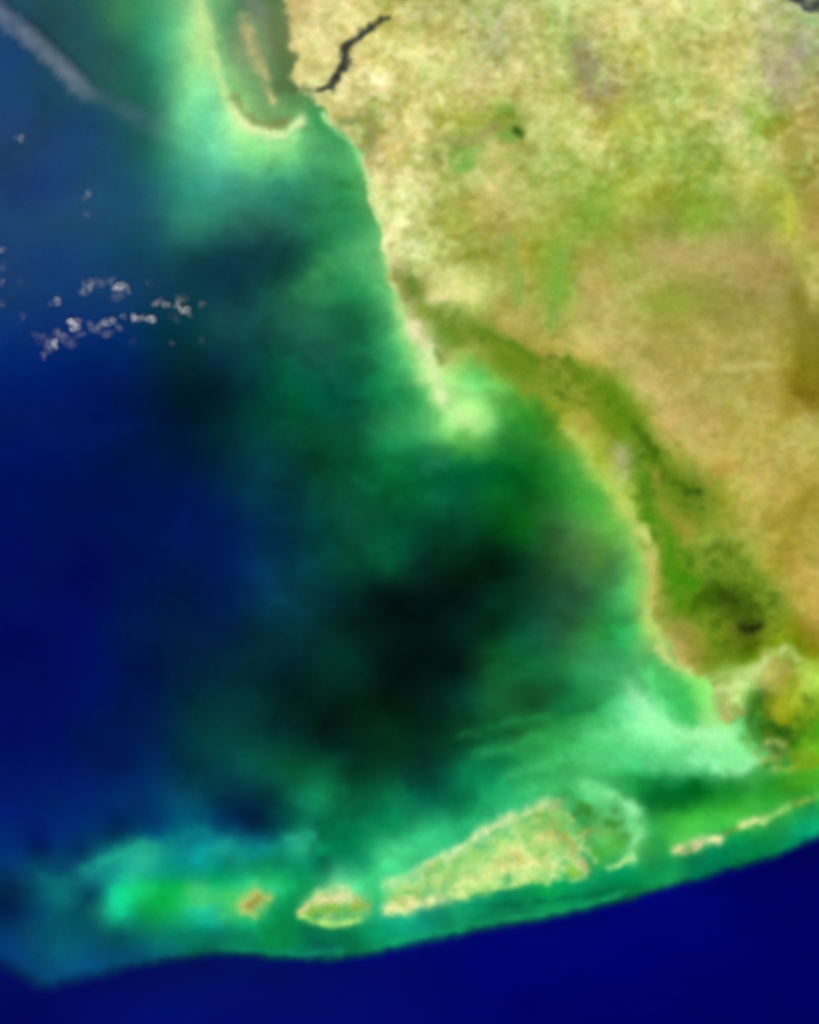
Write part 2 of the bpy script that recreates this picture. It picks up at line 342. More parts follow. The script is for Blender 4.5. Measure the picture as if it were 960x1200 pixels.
 ('68dc8c', 8, .5, 2, [(680, 892), (750, 894), (830, 902)]),
 ('3cb868', 8, .4, 2, [(560, 884), (640, 862), (720, 846)]),
 ('54cc7c', 6, .4, 2, [(596, 908), (650, 892), (710, 878)]),
 ('1c7c3c', 6, .4, 2, [(640, 842), (690, 830), (716, 812)]),
 ('24a058', 6, .4, 2, [(540, 862), (600, 846), (640, 838)]),
 # open shelf
 ('0c6c40', 8, .5, 2, [(660, 832), (690, 830)]),
 ('18502c', 12, .5, 2, [(586, 812), (620, 816), (650, 812)]),
 ('0a7a44', 8, .5, 2, [(384, 922), (400, 926)]),
 ('001418', 14, .35, 2, [(440, 700), (470, 706), (500, 712)]),
 ('1c9c90', 8, .6, 2, [(252, 990), (262, 988)]),
 ('28a884', 6, .7, 2, [(336, 984), (352, 980), (368, 978)]),
 ('10988c', 7, .5, 2, [(280, 1004), (310, 998), (335, 988)]),
 ('0c888c', 10, .5, 2, [(205, 984), (225, 975), (240, 980)]),
 ('20b090', 9, .6, 2, [(120, 1010), (150, 1000), (176, 992)]),
 ('0c6c74', 8, .5, 2, [(52, 1030), (78, 1040), (84, 1056)]),
 ('10907c', 6, .5, 2, [(98, 1018), (106, 1016)]),
 ('067858', 8, .5, 2, [(210, 1098), (250, 1096), (300, 1098)]),
 ('2cd084', 6, .6, 2, [(276, 1044), (292, 1036), (314, 1040), (330, 1046)]),
 ('48c860', 6, .5, 2, [(232, 1058), (256, 1052), (274, 1050)]),
 ('18d494', 6, .5, 2, [(134, 1046), (132, 1064), (142, 1072)]),
 ('10dc70', 7, .4, 2, [(146, 1044), (180, 1040)]),
 # lower keys bank
 ('c4e884', 19, .85, 4, [(470, 1052), (510, 1038), (550, 1020), (600, 1004), (650, 985)]),
 ('c8ec84', 25, .75, 4, [(560, 1020), (610, 995), (660, 1000)]),
 ('b4d470', 20, .7, 4, [(630, 975), (655, 960)]),
 ('38cc80', 10, .5, 2, [(430, 1038), (460, 1022), (500, 995), (540, 972), (580, 955), (620, 935)]),
 ('7cc868', 9, .75, 2, [(500, 1022), (516, 1014), (534, 1010)]),
 ('a0e080', 8, .6, 2, [(560, 1000), (585, 985), (606, 975)]),
 ('e4f8b0', 7, .68, 2, [(452, 1036), (474, 1030), (500, 1016), (530, 998), (546, 990), (570, 972)]),
 ('ecf4b0', 8, .7, 2, [(570, 974), (596, 962), (616, 952), (638, 940)]),
 ('f4f4ac', 8, .9, 2, [(455, 1066), (476, 1062), (500, 1058), (522, 1052)]),
 ('f0f4a0', 10, .85, 2, [(540, 1042), (556, 1032), (580, 1020), (610, 1008)]),
 ('e8f098', 9, .8, 2, [(600, 1002), (620, 1012), (648, 1014)]),
 ('f0f4a8', 6, .8, 2, [(648, 1014), (664, 1006), (682, 1016)]),
 ('88c868', 6, .7, 2, [(484, 1046), (504, 1040), (530, 1028)]),
 ('b8b468', 5, .5, 2, [(464, 1052), (474, 1056)]),
 ('c0b860', 5, .55, 2, [(580, 1008), (594, 1010), (614, 1006)]),
 ('d8cc78', 5, .7, 2, [(596, 1004), (604, 1000)]),
 ('8cac48', 9, .8, 2, [(632, 958), (646, 968), (660, 974)]),
 ('b8bc80', 6, .8, 2, [(650, 945), (656, 942)]),
 ('e4d888', 6, .85, 2, [(630, 982), (646, 980), (654, 984)]),
 ('a89c4c', 5, .6, 2, [(656, 976), (666, 986), (672, 998)]),
 ('94b854', 7, .6, 2, [(636, 1000), (640, 1018)]),
 ('dcd498', 6, .6, 2, [(666, 1000), (678, 1006), (684, 1014)]),
 ('b0a458', 4, .5, 2, [(686, 1012), (690, 1020)]),
 ('9cd03c', 6, .85, 2, [(666, 1020), (674, 1022)]),
 ('c4ec8c', 10, .75, 4, [(530, 1044), (570, 1036), (600, 1030), (650, 1022)]),
 ('b8e880', 6, .5, 2, [(560, 1042), (600, 1036), (640, 1030)]),
 ('2c8c40', 10, .6, 2, [(664, 934), (674, 950), (690, 962)]),
 ('38882c', 11, .8, 2, [(686, 948), (704, 960), (722, 966), (730, 980)]),
 ('7cac4c', 4, .6, 2, [(690, 972), (704, 966), (716, 978)]),
 ('48b038', 7, .6, 2, [(724, 990), (712, 1000), (700, 1012)]),
 ('80a044', 6, .7, 2, [(684, 978), (694, 974), (704, 980)]),
 ('44ac34', 9, .75, 2, [(700, 998), (710, 990), (722, 984)]),
 ('8ce898', 8, .75, 2, [(686, 920), (706, 926), (726, 936), (742, 944), (750, 958), (748, 976), (742, 994), (738, 1004)]),
 ('a4f8ac', 6, .6, 2, [(736, 944), (746, 952)]),
 ('407038', 5, .6, 2, [(722, 950), (728, 956)]),
 ('b4ec90', 4, .8, 2, [(714, 1016), (726, 1012), (740, 1004)]),
 # the western keys
 ('a8dc80', 19, .75, 4, [(372, 1064), (395, 1060), (418, 1062)]),
 ('b8f0a8', 7, .7, 2, [(378, 1046), (396, 1040), (408, 1044)]),
 ('ece4a8', 8, .8, 2, [(374, 1056), (388, 1054), (406, 1050), (416, 1056)]),
 ('7cb43c', 6, .85, 2, [(364, 1070), (384, 1066), (410, 1066), (428, 1060)]),
 ('b8f07c', 4.5, .9, 2, [(354, 1074), (370, 1080), (396, 1083), (418, 1078)]),
 ('dcd890', 4, .8, 2, [(352, 1070), (360, 1064)]),
 ('b0ac60', 5, .5, 2, [(418, 1054), (430, 1064)]),
 ('90d068', 18, .75, 4, [(296, 1057), (300, 1056)]),
 ('c8cc78', 11, .8, 2, [(290, 1062), (302, 1052), (308, 1056)]),
 ('8c9038', 6, .7, 2, [(294, 1062), (304, 1054)]),
 ('b0d070', 4, .7, 2, [(284, 1070), (298, 1074)]),
 # eastern keys
 ('48c850', 9, .5, 2, [(790, 985), (830, 965), (870, 960)]),
 ('e4e09c', 6, .85, 2, [(792, 995), (804, 990), (812, 990)]),
 ('d0b078', 4, .5, 2, [(800, 999), (808, 998)]),
 ('f4f4ac', 6.5, .95, 2, [(820, 988), (832, 983), (844, 984)]),
 ('d8c890', 3.5, .8, 2, [(814, 994), (824, 986)]),
 ('80983c', 3.5, .85, 2, [(850, 978), (858, 974), (864, 970)]),
 ('dcec9c', 6, .95, 2, [(870, 966), (884, 960), (894, 960)]),
 ('9cd478', 4, .8, 2, [(896, 958), (908, 952), (926, 946)]),
 ('b09c3c', 3.4, .9, 2, [(932, 942), (944, 937), (952, 938)]),
 ('70c850', 5, .7, 2, [(920, 946), (940, 940), (965, 930)]),
 # reef line along the edge of the shelf
 ('14a060', 4, .75, 2, [(560, 1084), (600, 1076), (650, 1067), (690, 1060), (730, 1046)]),
 ('089050', 5, .5, 2, [(860, 1002), (880, 1000)]),
 ('0e8c6c', 3.8, .8, 2, [(262, 1110), (300, 1113), (350, 1117), (400, 1115)]),
 ('10a468', 3.4, .8, 2, [(440, 1108), (480, 1100), (540, 1088)]),
 ('005840', 4.5, .45, 2, [(560, 1064), (620, 1058), (680, 1050), (720, 1042)]),
]

# ---------------------------------------------------------------- the colour map, 2 px apart
X0, Y0, ST = -60, -60, 2.0
gx = np.arange(X0, 1021, ST); gy = np.arange(Y0, 1261, ST)
GX, GY = np.meshgrid(gx, gy)
w1 = fbm(GX, GY, 60, 11); w2 = fbm(GX, GY, 60, 23)
w3 = fbm(GX, GY, 14, 31, 2); w4 = fbm(GX, GY, 14, 43, 2)
WX = GX + 3.2 * w1 + 2.0 * w3; WY = GY + 2.6 * w2 + 2.0 * w4

cx = np.arange(-64, 1025, 4.0); cy = np.arange(-64, 1265, 4.0)
CX, CY = np.meshgrid(cx, cy)
QX, QY = np.clip(CX, 6, 954), np.clip(CY, 6, 1194)
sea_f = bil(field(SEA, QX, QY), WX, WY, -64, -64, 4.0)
land_f = bil(field(LAND, QX, QY), WX, WY, -64, -64, 4.0)
deep_f = bil(field(DEEP, QX, QY, 40), WX, WY, -64, -64, 4.0) * (1 + 0.05 * fbm(GX * 0.7, GY * 1.6, 50, 401, 4, 0.6))[..., None]

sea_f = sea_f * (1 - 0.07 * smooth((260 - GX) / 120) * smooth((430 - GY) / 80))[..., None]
# sediment wisps in the water, patchwork on the land
w5 = fbm(GX, GY, 40, 511, 3); w6 = fbm(GX, GY, 40, 521, 3)
wis = fbm(GX * 0.9 + GY * 0.3 + 14 * w5, GY * 1.25 - GX * 0.25 + 14 * w6, 36, 61, 4, 0.6)
sea_f = np.clip(sea_f * (1 + 0.11 * wis[..., None] * (0.4 + 0.6 * smooth((GX - 150) / 200))[..., None]) + 0.006 * (smooth((GX - 200) / 200) * wis)[..., None] * np.array([0.2, 1, 0.7]), 0, 1)
land_f = land_f * np.array([0.98, 1.012, 0.97])
m1 = fbm(GX * 0.85, GY, 20, 71, 3, 0.6); m2 = fbm(GX * 0.85, GY, 26, 83, 3, 0.6); m3 = fbm(GX * 0.8, GY, 19, 97, 3, 0.7); m4 = fbm(GX, GY, 11, 171, 2, 0.6)
pale = smooth((620 - GX) / 160) * smooth((360 - GY) / 60)           # farms and towns near the coast
pale = np.maximum(pale, 0.75 * smooth((240 - GY) / 50))
quiet = (0.56 + 0.56 * pale) * (1 - 0.4 * smooth((440 - GX) / 60))
m5 = fbm(GX * 0.85, GY, 7.5, 181, 2, 0.7); m6 = fbm(GX * 0.85, GY, 8.5, 191, 2, 0.7)
lum = 1 + quiet * (0.105 * m1 + 0.06 * m4 + 0.06 * m5) + 0.02 * m6
land_f = land_f * lum[..., None]
land_f[..., 0] += 0.016 * quiet * m2 + 0.012 * quiet * m6; land_f[..., 1] -= quiet * (0.012 * m2 + 0.012 * m6); land_f[..., 2] += quiet * (0.05 * m1 + 0.04 * m5)
spk = np.clip((m3 + 0.2 * m5 - 0.02) / 0.9, 0, 1) ** 1.3 * pale
land_f = land_f * (1 - 0.65 * spk[..., None]) + 0.65 * spk[..., None] * hexc('ecf0a2')
grn = np.clip((-m2 + 0.35 * m4 - 0.1) / 0.9, 0, 1) * pale * smooth((GX - 430) / 60)
land_f = land_f * (1 - 0.5 * grn[..., None]) + 0.5 * grn[..., None] * hexc('94ac4c')
# mangrove belt: darker and greener, broken into clumps
MANGROVE = [(476, 318), (496, 342), (512, 360), (548, 372), (590, 392), (630, 418), (664, 410), (700, 432), (728, 462), (756, 496), (786, 540),
            (826, 572), (836, 596), (800, 596), (776, 610), (800, 640), (850, 632), (884, 660), (912, 690), (930, 720), (905, 752), (860, 772),
            (836, 760), (826, 730), (790, 690), (770, 660), (752, 626), (738, 590), (742, 540), (712, 500), (660, 470), (612, 452), (578, 424), (548, 400),
            (510, 384), (490, 368)]
mg = smooth((sdf(GX + 7 * w3, GY + 7 * w4, MANGROVE) + 8) / 20)
cl = smooth((0.6 * m4 + 0.8 * m1 + 0.35 * m5 + 0.45) / 1.4)[..., None]
tone = hexc('7c9428') * (1 - cl) + hexc('4a700e') * cl
al = (0.52 * mg)[..., None]
land_f = land_f * (1 - al) + tone * al
al = (0.34 * mg * smooth((0.2 * m5 + 0.5 * m4 + 1.0 * m1 + 0.25) / 1.6))[..., None]
land_f = np.clip(land_f * (1 - al) + hexc('34560a') * al, 0, 1)

e_land = sdf(WX, WY, FIELD_EDGE)
sw = 6 + 22 * smooth(1 - np.hypot((GX - 575) / 150, (GY - 445) / 100)) + 5 * smooth((GY - 770) / 30) + 7 * smooth(1 - np.hypot((GX - 335) / 30, (GY - 50) / 80))      # ragged mangrove shore is wider than a beach
a = smooth((e_land + 2 * (w3 + m4) + 0.5 * sw) / sw)[..., None]
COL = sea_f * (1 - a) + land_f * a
e_deep = sdf(GX + 1.2 * w3 + 1.5 * w1, GY + 1.4 * w4 + 2 * w2, SHELF)
edge_w = 6 + 4 * smooth((300 - GX) / 300)
slope = np.exp(-((e_deep - 3) / (edge_w * 0.9)) ** 2)[..., None] * 0.42
COL = COL * (1 - slope) + slope * hexc('00243a')
a = smooth((e_deep + edge_w * 0.6) / (2.2 * edge_w))[..., None]
COL = COL * (1 - a) + deep_f * a

n5 = fbm(GX, GY, 8, 201, 2); n6 = fbm(GX, GY, 8, 211, 2); n7 = fbm(GX, GY, 15, 221, 2, 0.7)
for colr, wd, op, pw, pts in BANDS:
    if pts is None:             # the river, with its own width
        for (ax, ay, aw), (bx, by, bw) in zip(RIVER[:-1], RIVER[1:]):
            i = slice(max(0, int((min(ay, by) - 20 - Y0) / ST)), int((max(ay, by) + 20 - Y0) / ST))
            j = slice(max(0, int((min(ax, bx) - 20 - X0) / ST)), int((max(ax, bx) + 20 - X0) / ST))
            d = seg_dist(GX[i, j] + 1.2 * w3[i, j] + 2.2 * n5[i, j], GY[i, j] + 1.2 * w4[i, j] + 2.2 * n6[i, j], [(ax, ay), (bx, by)])
            al = np.exp(-(d / (0.5 * (aw + bw) * (1 + 0.35 * n7[i, j]))) ** 2)[..., None] * (0.92 if ax > 370 else 0.5)
            COL[i, j] = COL[i, j] * (1 - al) + al * hexc('33382e' if ax > 370 else '54683c')
        continue
    px = [p[0] for p in pts]; py = [p[1] for p in pts]; ext = 3 * wd + 12
    i = slice(max(0, int((min(py) - ext - Y0) / ST)), max(0, int((max(py) + ext - Y0) / ST)))
    j = slice(max(0, int((min(px) - ext - X0) / ST)), max(0, int((max(px) + ext - X0) / ST)))
    k = 0.5 if wd < 7 or py[0] > 1030 else 0.8
    d = seg_dist(GX[i, j] + k * (1.5 * w1[i, j] + 2.8 * w3[i, j] + 1.4 * n5[i, j]), GY[i, j] + k * (1.5 * w2[i, j] + 2.8 * w4[i, j] + 1.4 * n6[i, j]), pts)
    al = (np.clip(op * (0.88 + 0.42 * n7[i, j]), 0, 0.97) * np.exp(-(d / wd) ** pw))[..., None]
    COL[i, j] = COL[i, j] * (1 - al) + al * hexc(colr)
BANK = [(448, 1050), (480, 1026), (530, 996), (575, 968), (640, 935), (668, 950), (690, 975), (706, 1010), (690, 1030), (600, 1044), (520, 1064), (455, 1074)]
FLAT = [(838, 800), (880, 786), (905, 768), (1000, 770), (1000, 900), (920, 905), (890, 880), (850, 845)]
KW = [(352, 1072), (376, 1046), (398, 1040), (432, 1058), (432, 1070), (396, 1085)]
for poly, amt in ((BANK, 0.75), (FLAT, 0.25), (KW, 0.5)):
    mk = smooth((sdf(GX + 3 * w3, GY + 3 * w4, poly) + 2) / 8)
    r1 = 1 - np.abs(fbm(GX + 3 * n5, GY + 3 * n6, 19, 301, 2)) * 2.4
    r2 = fbm(GX, GY * 1.2, 12, 311, 2); r3 = fbm(GX, GY, 15, 321, 2)
    br = (amt * 0.5 * mk * np.clip(r1, 0, 1) ** 3)[..., None]; COL = COL * (1 - br) + br * hexc('a4a44c')
    hi = (amt * 0.45 * mk * smooth((r2 - 0.1) / 0.6))[..., None]; COL = COL * (1 - hi) + hi * (hexc('f0faa6') if poly is not FLAT else hexc('b8d45c'))
    gr = (amt * 0.40 * mk * smooth((r3 - 0.15) / 0.6))[..., None]; COL = COL * (1 - gr) + gr * (hexc('7cc458') if poly is not FLAT else hexc('4c8420'))
# the scanner's footprint is about a kilometre: no edge on the map is sharper than that
for ax_ in (0, 1):
    p_ = np.pad(COL, [(2, 2) if q == ax_ else (0, 0) for q in range(3)], mode='edge')
    n_ = COL.shape[ax_]
    COL = sum(wt * np.take(p_, np.arange(k_, k_ + n_), axis=ax_) for k_, wt in enumerate((0.02, 0.22, 0.52, 0.22, 0.02)))
COL = np.clip(COL, 0, 1)
ALB = np.clip(lin(COL) / LIGHT, 0, 0.9)

def albedo(px, py): return bil(ALB, px, py, X0, Y0, ST)

# ---------------------------------------------------------------- materials
def surface_material(name, rough, ior, scale, amount, bump=0.0, spec=0.5):
    m = bpy.data.materials.new(name); m.use_nodes = True
    t = m.node_tree; L = t.links; b = t.nodes['Principled BSDF']
    at = t.nodes.new('ShaderNodeAttribute'); at.attribute_name = 'tint'
    tc = t.nodes.new('ShaderNodeTexCoord')
    mp = t.nodes.new('ShaderNodeMapping'); mp.inputs['Scale'].default_value = (scale, scale, scale)
    L.new(tc.outputs['Object'], mp.inputs['Vector'])
    n = t.nodes.new('ShaderNodeTexNoise'); n.inputs['Detail'].default_value = 3; n.inputs['Scale'].default_value = 1.0
    L.new(mp.outputs[0], n.inputs['Vector'])
    mr = t.nodes.new('ShaderNodeMapRange'); mr.inputs['From Min'].default_value = 0.25; mr.inputs['From Max'].default_value = 0.75
    mr.inputs['To Min'].default_value = 1 - amount; mr.inputs['To Max'].default_value = 1 + amount
    L.new(n.outputs['Fac'], mr.inputs['Value'])
    mu = t.nodes.new('ShaderNodeVectorMath'); mu.operation = 'SCALE'
    L.new(at.outputs['Color'], mu.inputs[0]); L.new(mr.outputs[0], mu.inputs['Scale'])
    L.new(mu.outputs[0], b.inputs['Base Color'])
    b.inputs['Roughness'].default_value = rough; b.inputs['IOR'].default_value = ior
    b.inputs['Specular IOR Level'].default_value = spec
    return m
M_WATER = surface_material('sea_water', 0.3, 1.33, 1 / 1500, 0.05, spec=0.03)
M_RIVER = surface_material('river_water', 0.3, 1.33, 1 / 1200, 0.06, spec=0.03)
M_LAND = surface_material('soil_and_grass', 1.0, 1.3, 1 / 1500, 0.06, spec=0.0)
M_SAND = surface_material('island_sand_and_scrub', 1.0, 1.3, 1 / 1200, 0.05, spec=0.0)
M_WOOD = surface_material('tree_canopy', 1.0, 1.3, 1 / 1200, 0.08, spec=0.0)

# ---------------------------------------------------------------- mesh helpers
def world_xy(px, py): return (px - 480) * PX, (600 - py) * PX

def grid_object(name, xs, ys, height, mat, keep=None, kind=None, label=None, cat=None, group=None):
    """a sheet over pixel columns xs and rows ys; height(px, py) in metres; keep(px, py) picks the vertices"""
    A, B = np.meshgrid(xs, ys); z = height(A, B)
    k = np.ones(A.shape, bool) if keep is None else keep(A, B)
    q = k[:-1, :-1] | k[1:, :-1] | k[:-1, 1:] | k[1:, 1:]
    idx = np.arange(A.size).reshape(A.shape)
    f = np.stack([idx[1:, :-1], idx[1:, 1:], idx[:-1, 1:], idx[:-1, :-1]], -1)[q]
    used = np.zeros(A.size, bool); used[f.ravel()] = True
    remap = np.cumsum(used) - 1; f = remap[f]
    wx, wy = world_xy(A.ravel()[used], B.ravel()[used])
    ox, oy = 0.5 * (wx.min() + wx.max()), 0.5 * (wy.min() + wy.max())
    if kind == 'structure': ox = oy = 0.0
    co = np.stack([wx - ox, wy - oy, z.ravel()[used]], -1).astype(np.float32)
    me = bpy.data.meshes.new(name)
    me.vertices.add(len(co)); me.vertices.foreach_set('co', co.ravel())
    me.loops.add(f.size); me.loops.foreach_set('vertex_index', f.ravel().astype(np.int32))
    me.polygons.add(len(f)); me.polygons.foreach_set('loop_start', np.arange(0, f.size, 4, dtype=np.int32))
    me.update(calc_edges=True)
    me.polygons.foreach_set('use_smooth', np.ones(len(f), bool))
    c = np.ones((len(co), 4), np.float32); c[:, :3] = albedo(A.ravel()[used], B.ravel()[used])
    me.attributes.new('tint', 'FLOAT_COLOR', 'POINT').data.foreach_set('color', c.ravel())
    me.materials.append(mat)
    o = bpy.data.objects.new(name, me); o.location = (ox, oy, 0); S.collection.objects.link(o)
    if kind: o['kind'] = kind
    if label: o['label'] = label
    if cat: o['category'] = cat
    if group: o['group'] = group
    return o

def warp(A, B):
    a = fbm(A, B, 14, 31, 2); b = fbm(A, B, 14, 43, 2)
    return A + 1.8 * a, B + 1.8 * b

far = np.array([120, 260, 500, 1000, 2000, 4000.0])
xs_all = np.concatenate([-far[::-1], np.arange(-20, 981, 2.0), 960 + far])
ys_all = np.concatenate([-far[::-1], np.arange(-20, 1221, 2.0), 1200 + far])

# ---------------------------------------------------------------- the setting
o = grid_object('sea', xs_all, ys_all, lambda A, B: np.zeros(A.shape), M_WATER, kind='structure')

river_line = [(x, y) for x, y, _ in RIVER]
LAKE = [(912, -160), (916, -4), (928, 6), (944, 12), (970, 18), (1200, 30), (1200, -160)]
def river_sd(A, B):
    d = np.full(A.shape, -1e9)
    for (ax, ay, aw), (bx, by, bw) in zip(RIVER[:-1], RIVER[1:]):
        d = np.maximum(d, 0.5 * (aw + bw) - seg_dist(A, B, [(ax, ay), (bx, by)]))
    return d
def land_sd(A, B):
    u, v = warp(A, B)
    return np.minimum(np.minimum(sdf(u, v, COAST), -river_sd(u, v)), -sdf(u, v, LAKE))
def land_z(A, B):
    s = land_sd(A, B)
    return np.where(s > 0, 9 * smooth(s / 60) + 1.2 * np.minimum(s, 3) + 1.5 * smooth(s / 10) * fbm(A, B, 30, 5), 1.2 * s)
xs_l = np.concatenate([np.arange(318, 981, 2.0), 960 + far]); ys_l = np.concatenate([-far[::-1], np.arange(-20, 805, 2.0)])
grid_object('terrain', xs_l, ys_l, land_z, M_LAND, keep=lambda A, B: land_sd(A, B) > -4, kind='structure')
grid_object('river', np.arange(330, 466, 2.0), np.arange(8, 118, 2.0), lambda A, B: np.where(river_sd(*warp(A, B)) > -3, 0.6, 0.6), M_RIVER,
            keep=lambda A, B: river_sd(*warp(A, B)) > -1.5, kind='structure')
grid_object('lake', np.concatenate([np.arange(906, 981, 2.0), [1100, 1190]]), np.concatenate([[-150], np.arange(-20, 30, 2.0)]), lambda A, B: np.full(A.shape, 0.6), M_RIVER,
            keep=lambda A, B: sdf(*warp(A, B), LAKE) > -1.5, kind='structure')

# woodland standing on the terrain, and a reservoir built the same way
def woodland(name, poly, label, cat, top=14):
    xs = np.arange(min(p[0] for p in poly) - 6, max(p[0] for p in poly) + 7, 2.0)
    ys = np.arange(min(p[1] for p in poly) - 6, max(p[1] for p in poly) + 7, 2.0)
    def sd(A, B):
        u, v = A + 5 * fbm(A, B, 14, 131, 2), B + 5 * fbm(A, B, 14, 143, 2)
        return np.minimum(sdf(u, v, poly), land_sd(A, B) - 0.5)
    def z(A, B):
        s = sd(A, B)
        return land_z(A, B) + np.where(s > 0, top * smooth(s / 4) + 3 * smooth(s / 4) * fbm(A, B, 5, 15), 3 * s - 0.4)
    return grid_object(name, xs, ys, z, M_WOOD, keep=lambda A, B: sd(A, B) > -1, kind='stuff', label=label, cat=cat)
woodland('mangrove_forest', MANGROVE, 'dark green mangrove forest belt along the curving shore', 'forest')
woodland('cypress_wood', [(926, 338), (936, 352), (944, 380), (990, 400), (990, 480), (934, 480), (924, 460), (932, 420)],
         'dark olive brown wood on the tan plain, apart from the mangrove belt', 'forest', 10)
woodland('wooded_strand', [(650, 296), (662, 296), (662, 344), (652, 390), (640, 390), (646, 340)],
         'narrow upright strip of fresh green trees on the inland plain', 'forest', 10)
woodland('reservoir', [(582, 122), (600, 116), (606, 134), (616, 150), (612, 162), (586, 166)],
         'small dark green reservoir amid pale inland farmland', 'forest', 10)  # dark spot is a reservoir, modelled here as raised tree canopy

# ---------------------------------------------------------------- islands
def island(name, poly, label, group, top=4, green=True):
    xs = np.arange(min(p[0] for p in poly) - 5, max(p[0] for p in poly) + 6, 1.0)
    ys = np.arange(min(p[1] for p in poly) - 5, max(p[1] for p in poly) + 6, 1.0)
    def sd(A, B):
        u, v = warp(A, B); return sdf(u, v, poly)
    def z(A, B):
        s = sd(A, B)
        return np.where(s > 0, 1.0 * np.minimum(s, 2) + top * smooth(s / 6) * (1 + 0.4 * fbm(A, B, 8, 25)), 1.2 * s)
    ins = lambda A, B: sd(A, B) - 2.2 + 1.2 * fbm(A, B, 9, 77, 2)
    def zv(A, B):
        s = ins(A, B)
        return z(A, B) + np.where(s > 0, 5 * smooth(s / 2) + smooth(s / 2) * fbm(A, B, 4, 15), 3 * s)
    root = bpy.data.objects.new(name, None); S.collection.objects.link(root)
    cx_, cy_ = world_xy(0.5 * (xs[0] + xs[-1]), 0.5 * (ys[0] + ys[-1]))
    root.location = (cx_, cy_, 0); root.empty_display_size = 2000
    root['label'] = label; root['category'] = 'island'; root['group'] = group
    parts = [grid_object('beach', xs, ys, z, M_SAND, keep=lambda A, B: sd(A, B) > -2.5)]
    if green and (ins(*np.meshgrid(xs, ys)) > 0.8).sum() > 12:
        parts.append(grid_object('vegetation', xs, ys, zv, M_WOOD, keep=lambda A, B: ins(A, B) > -0.6))
    for p in parts:
        p.location.x -= cx_; p.location.y -= cy_; p.parent = root
    return root

def strip(line, wd):
    """outline of a long thin island from its middle line"""
    up, dn = [], []
    for k, (x, y) in enumerate(line):
        x0, y0 = line[max(0, k - 1)]; x1, y1 = line[min(len(line) - 1, k + 1)]
        L = math.hypot(x1 - x0, y1 - y0); nx, ny = -(y1 - y0) / L, (x1 - x0) / L
        h = wd * (0.45 if k in (0, len(line) - 1) else 1.0)
        up.append((x + nx * h, y + ny * h)); dn.append((x - nx * h, y - ny * h))
    return up + dn[::-1]

BAR, KEY, BAY = 'barrier islands off the river mouth', 'keys along the southern bank', 'mangrove islands in the shallow bay'
island('barrier_island', strip([(238, -30), (242, 10), (247, 40), (254, 66), (260, 90)], 3.5), 'long thin pale barrier island beside turquoise surf', BAR)
island('barrier_island', strip([(268, 112), (276, 132), (290, 146), (308, 153), (326, 154), (340, 147)], 5), 'hook shaped island with olive middle and pale outer beach', BAR)
island('lagoon_island', strip([(283, 16), (292, 42), (300, 66), (309, 90), (319, 118)], 5), 'long straight tan island inside the grey green lagoon', BAR)
island('beach_island', [(482, 380), (492, 382), (504, 398), (514, 412), (510, 420), (502, 414), (492, 402)], 'cream coloured sandy island where the coast bends below the pale fields', BAR)
island('key_island', [(450, 1068), (452, 1060), (474, 1055), (500, 1051), (520, 1045), (528, 1049), (522, 1060), (490, 1068), (462, 1073)], 'slim cream key at the narrow west end of the big bank', KEY)
island('key_island', [(452, 1042), (470, 1030), (498, 1016), (528, 998), (534, 1002), (508, 1020), (478, 1036)], 'bright narrow sand key on the north edge of the big bank, lower half', KEY)
island('key_island', [(544, 990), (572, 970), (606, 952), (640, 937), (646, 944), (610, 964), (574, 980)], 'bright narrow sand key on the north edge of the big bank, upper half', KEY)
island('key_island', [(532, 1044), (548, 1030), (576, 1016), (584, 1022), (566, 1036), (544, 1050)], 'pale lime key in the middle of the big bank by its south edge', KEY)
island('key_island', [(572, 1012), (590, 1000), (612, 998), (630, 1006), (650, 1014), (640, 1026), (604, 1026), (586, 1020)], 'largest pale yellow key with brown flecks on the big bank', KEY)
island('key_island', [(622, 976), (640, 970), (660, 974), (674, 990), (692, 1010), (690, 1024), (666, 1028), (656, 1010), (648, 992), (630, 988)], 'tan and brown rimmed key at the east end of the big bank', KEY)
island('key_island', [(634, 950), (650, 938), (662, 946), (660, 966), (644, 966)], 'olive green key at the top of the big bank', KEY)
island('key_island', [(352, 1072), (360, 1060), (376, 1048), (396, 1040), (414, 1044), (432, 1058), (434, 1068), (418, 1080), (394, 1085), (366, 1082)], 'oval key with cream top and green middle between two smaller shoals', KEY)
island('key_island', [(283, 1060), (288, 1047), (300, 1043), (313, 1049), (314, 1062), (304, 1073), (290, 1072)], 'small round key with brown centre alone on the western shoal', KEY)
island('key_island', strip([(791, 996), (802, 992), (815, 991)], 4), 'stubby pinkish cream key beside bright green shallows', KEY)
island('key_island', strip([(819, 988), (832, 983), (846, 983)], 4), 'brightest cream key in the thin eastern chain', KEY)
island('key_island', strip([(848, 979), (858, 974), (866, 969)], 2.6), 'thin olive brown key linking two cream keys', KEY)
island('key_island', strip([(867, 967), (880, 962), (896, 958)], 3.4), 'thin pale green cream key next to the olive one', KEY)
island('key_island', strip([(930, 943), (942, 938), (954, 937)], 3), 'tiny rust brown key close to the dark shelf edge', KEY)
island('bay_island', [(838, 814), (850, 812), (866, 826), (866, 838), (850, 838)], 'pinkish brown mud island among pale green shallows', BAY)
island('bay_island', [(880, 812), (892, 810), (894, 834), (888, 856), (878, 852), (880, 832)], 'upright dark green mangrove island beside the pinkish mud island', BAY)
island('bay_island', [(898, 852), (908, 846), (920, 854), (932, 870), (922, 874), (902, 864)], 'darkest green mangrove island above a small tan cay', BAY)
island('bay_island', [(896, 868), (908, 866), (922, 872), (914, 884), (902, 878)], 'small tan cay tucked under the darkest mangrove island', BAY)
island('bay_island', [(900, 806), (914, 796), (928, 804), (924, 836), (910, 842)], 'mustard yellow island between dark green mangroves', BAY)
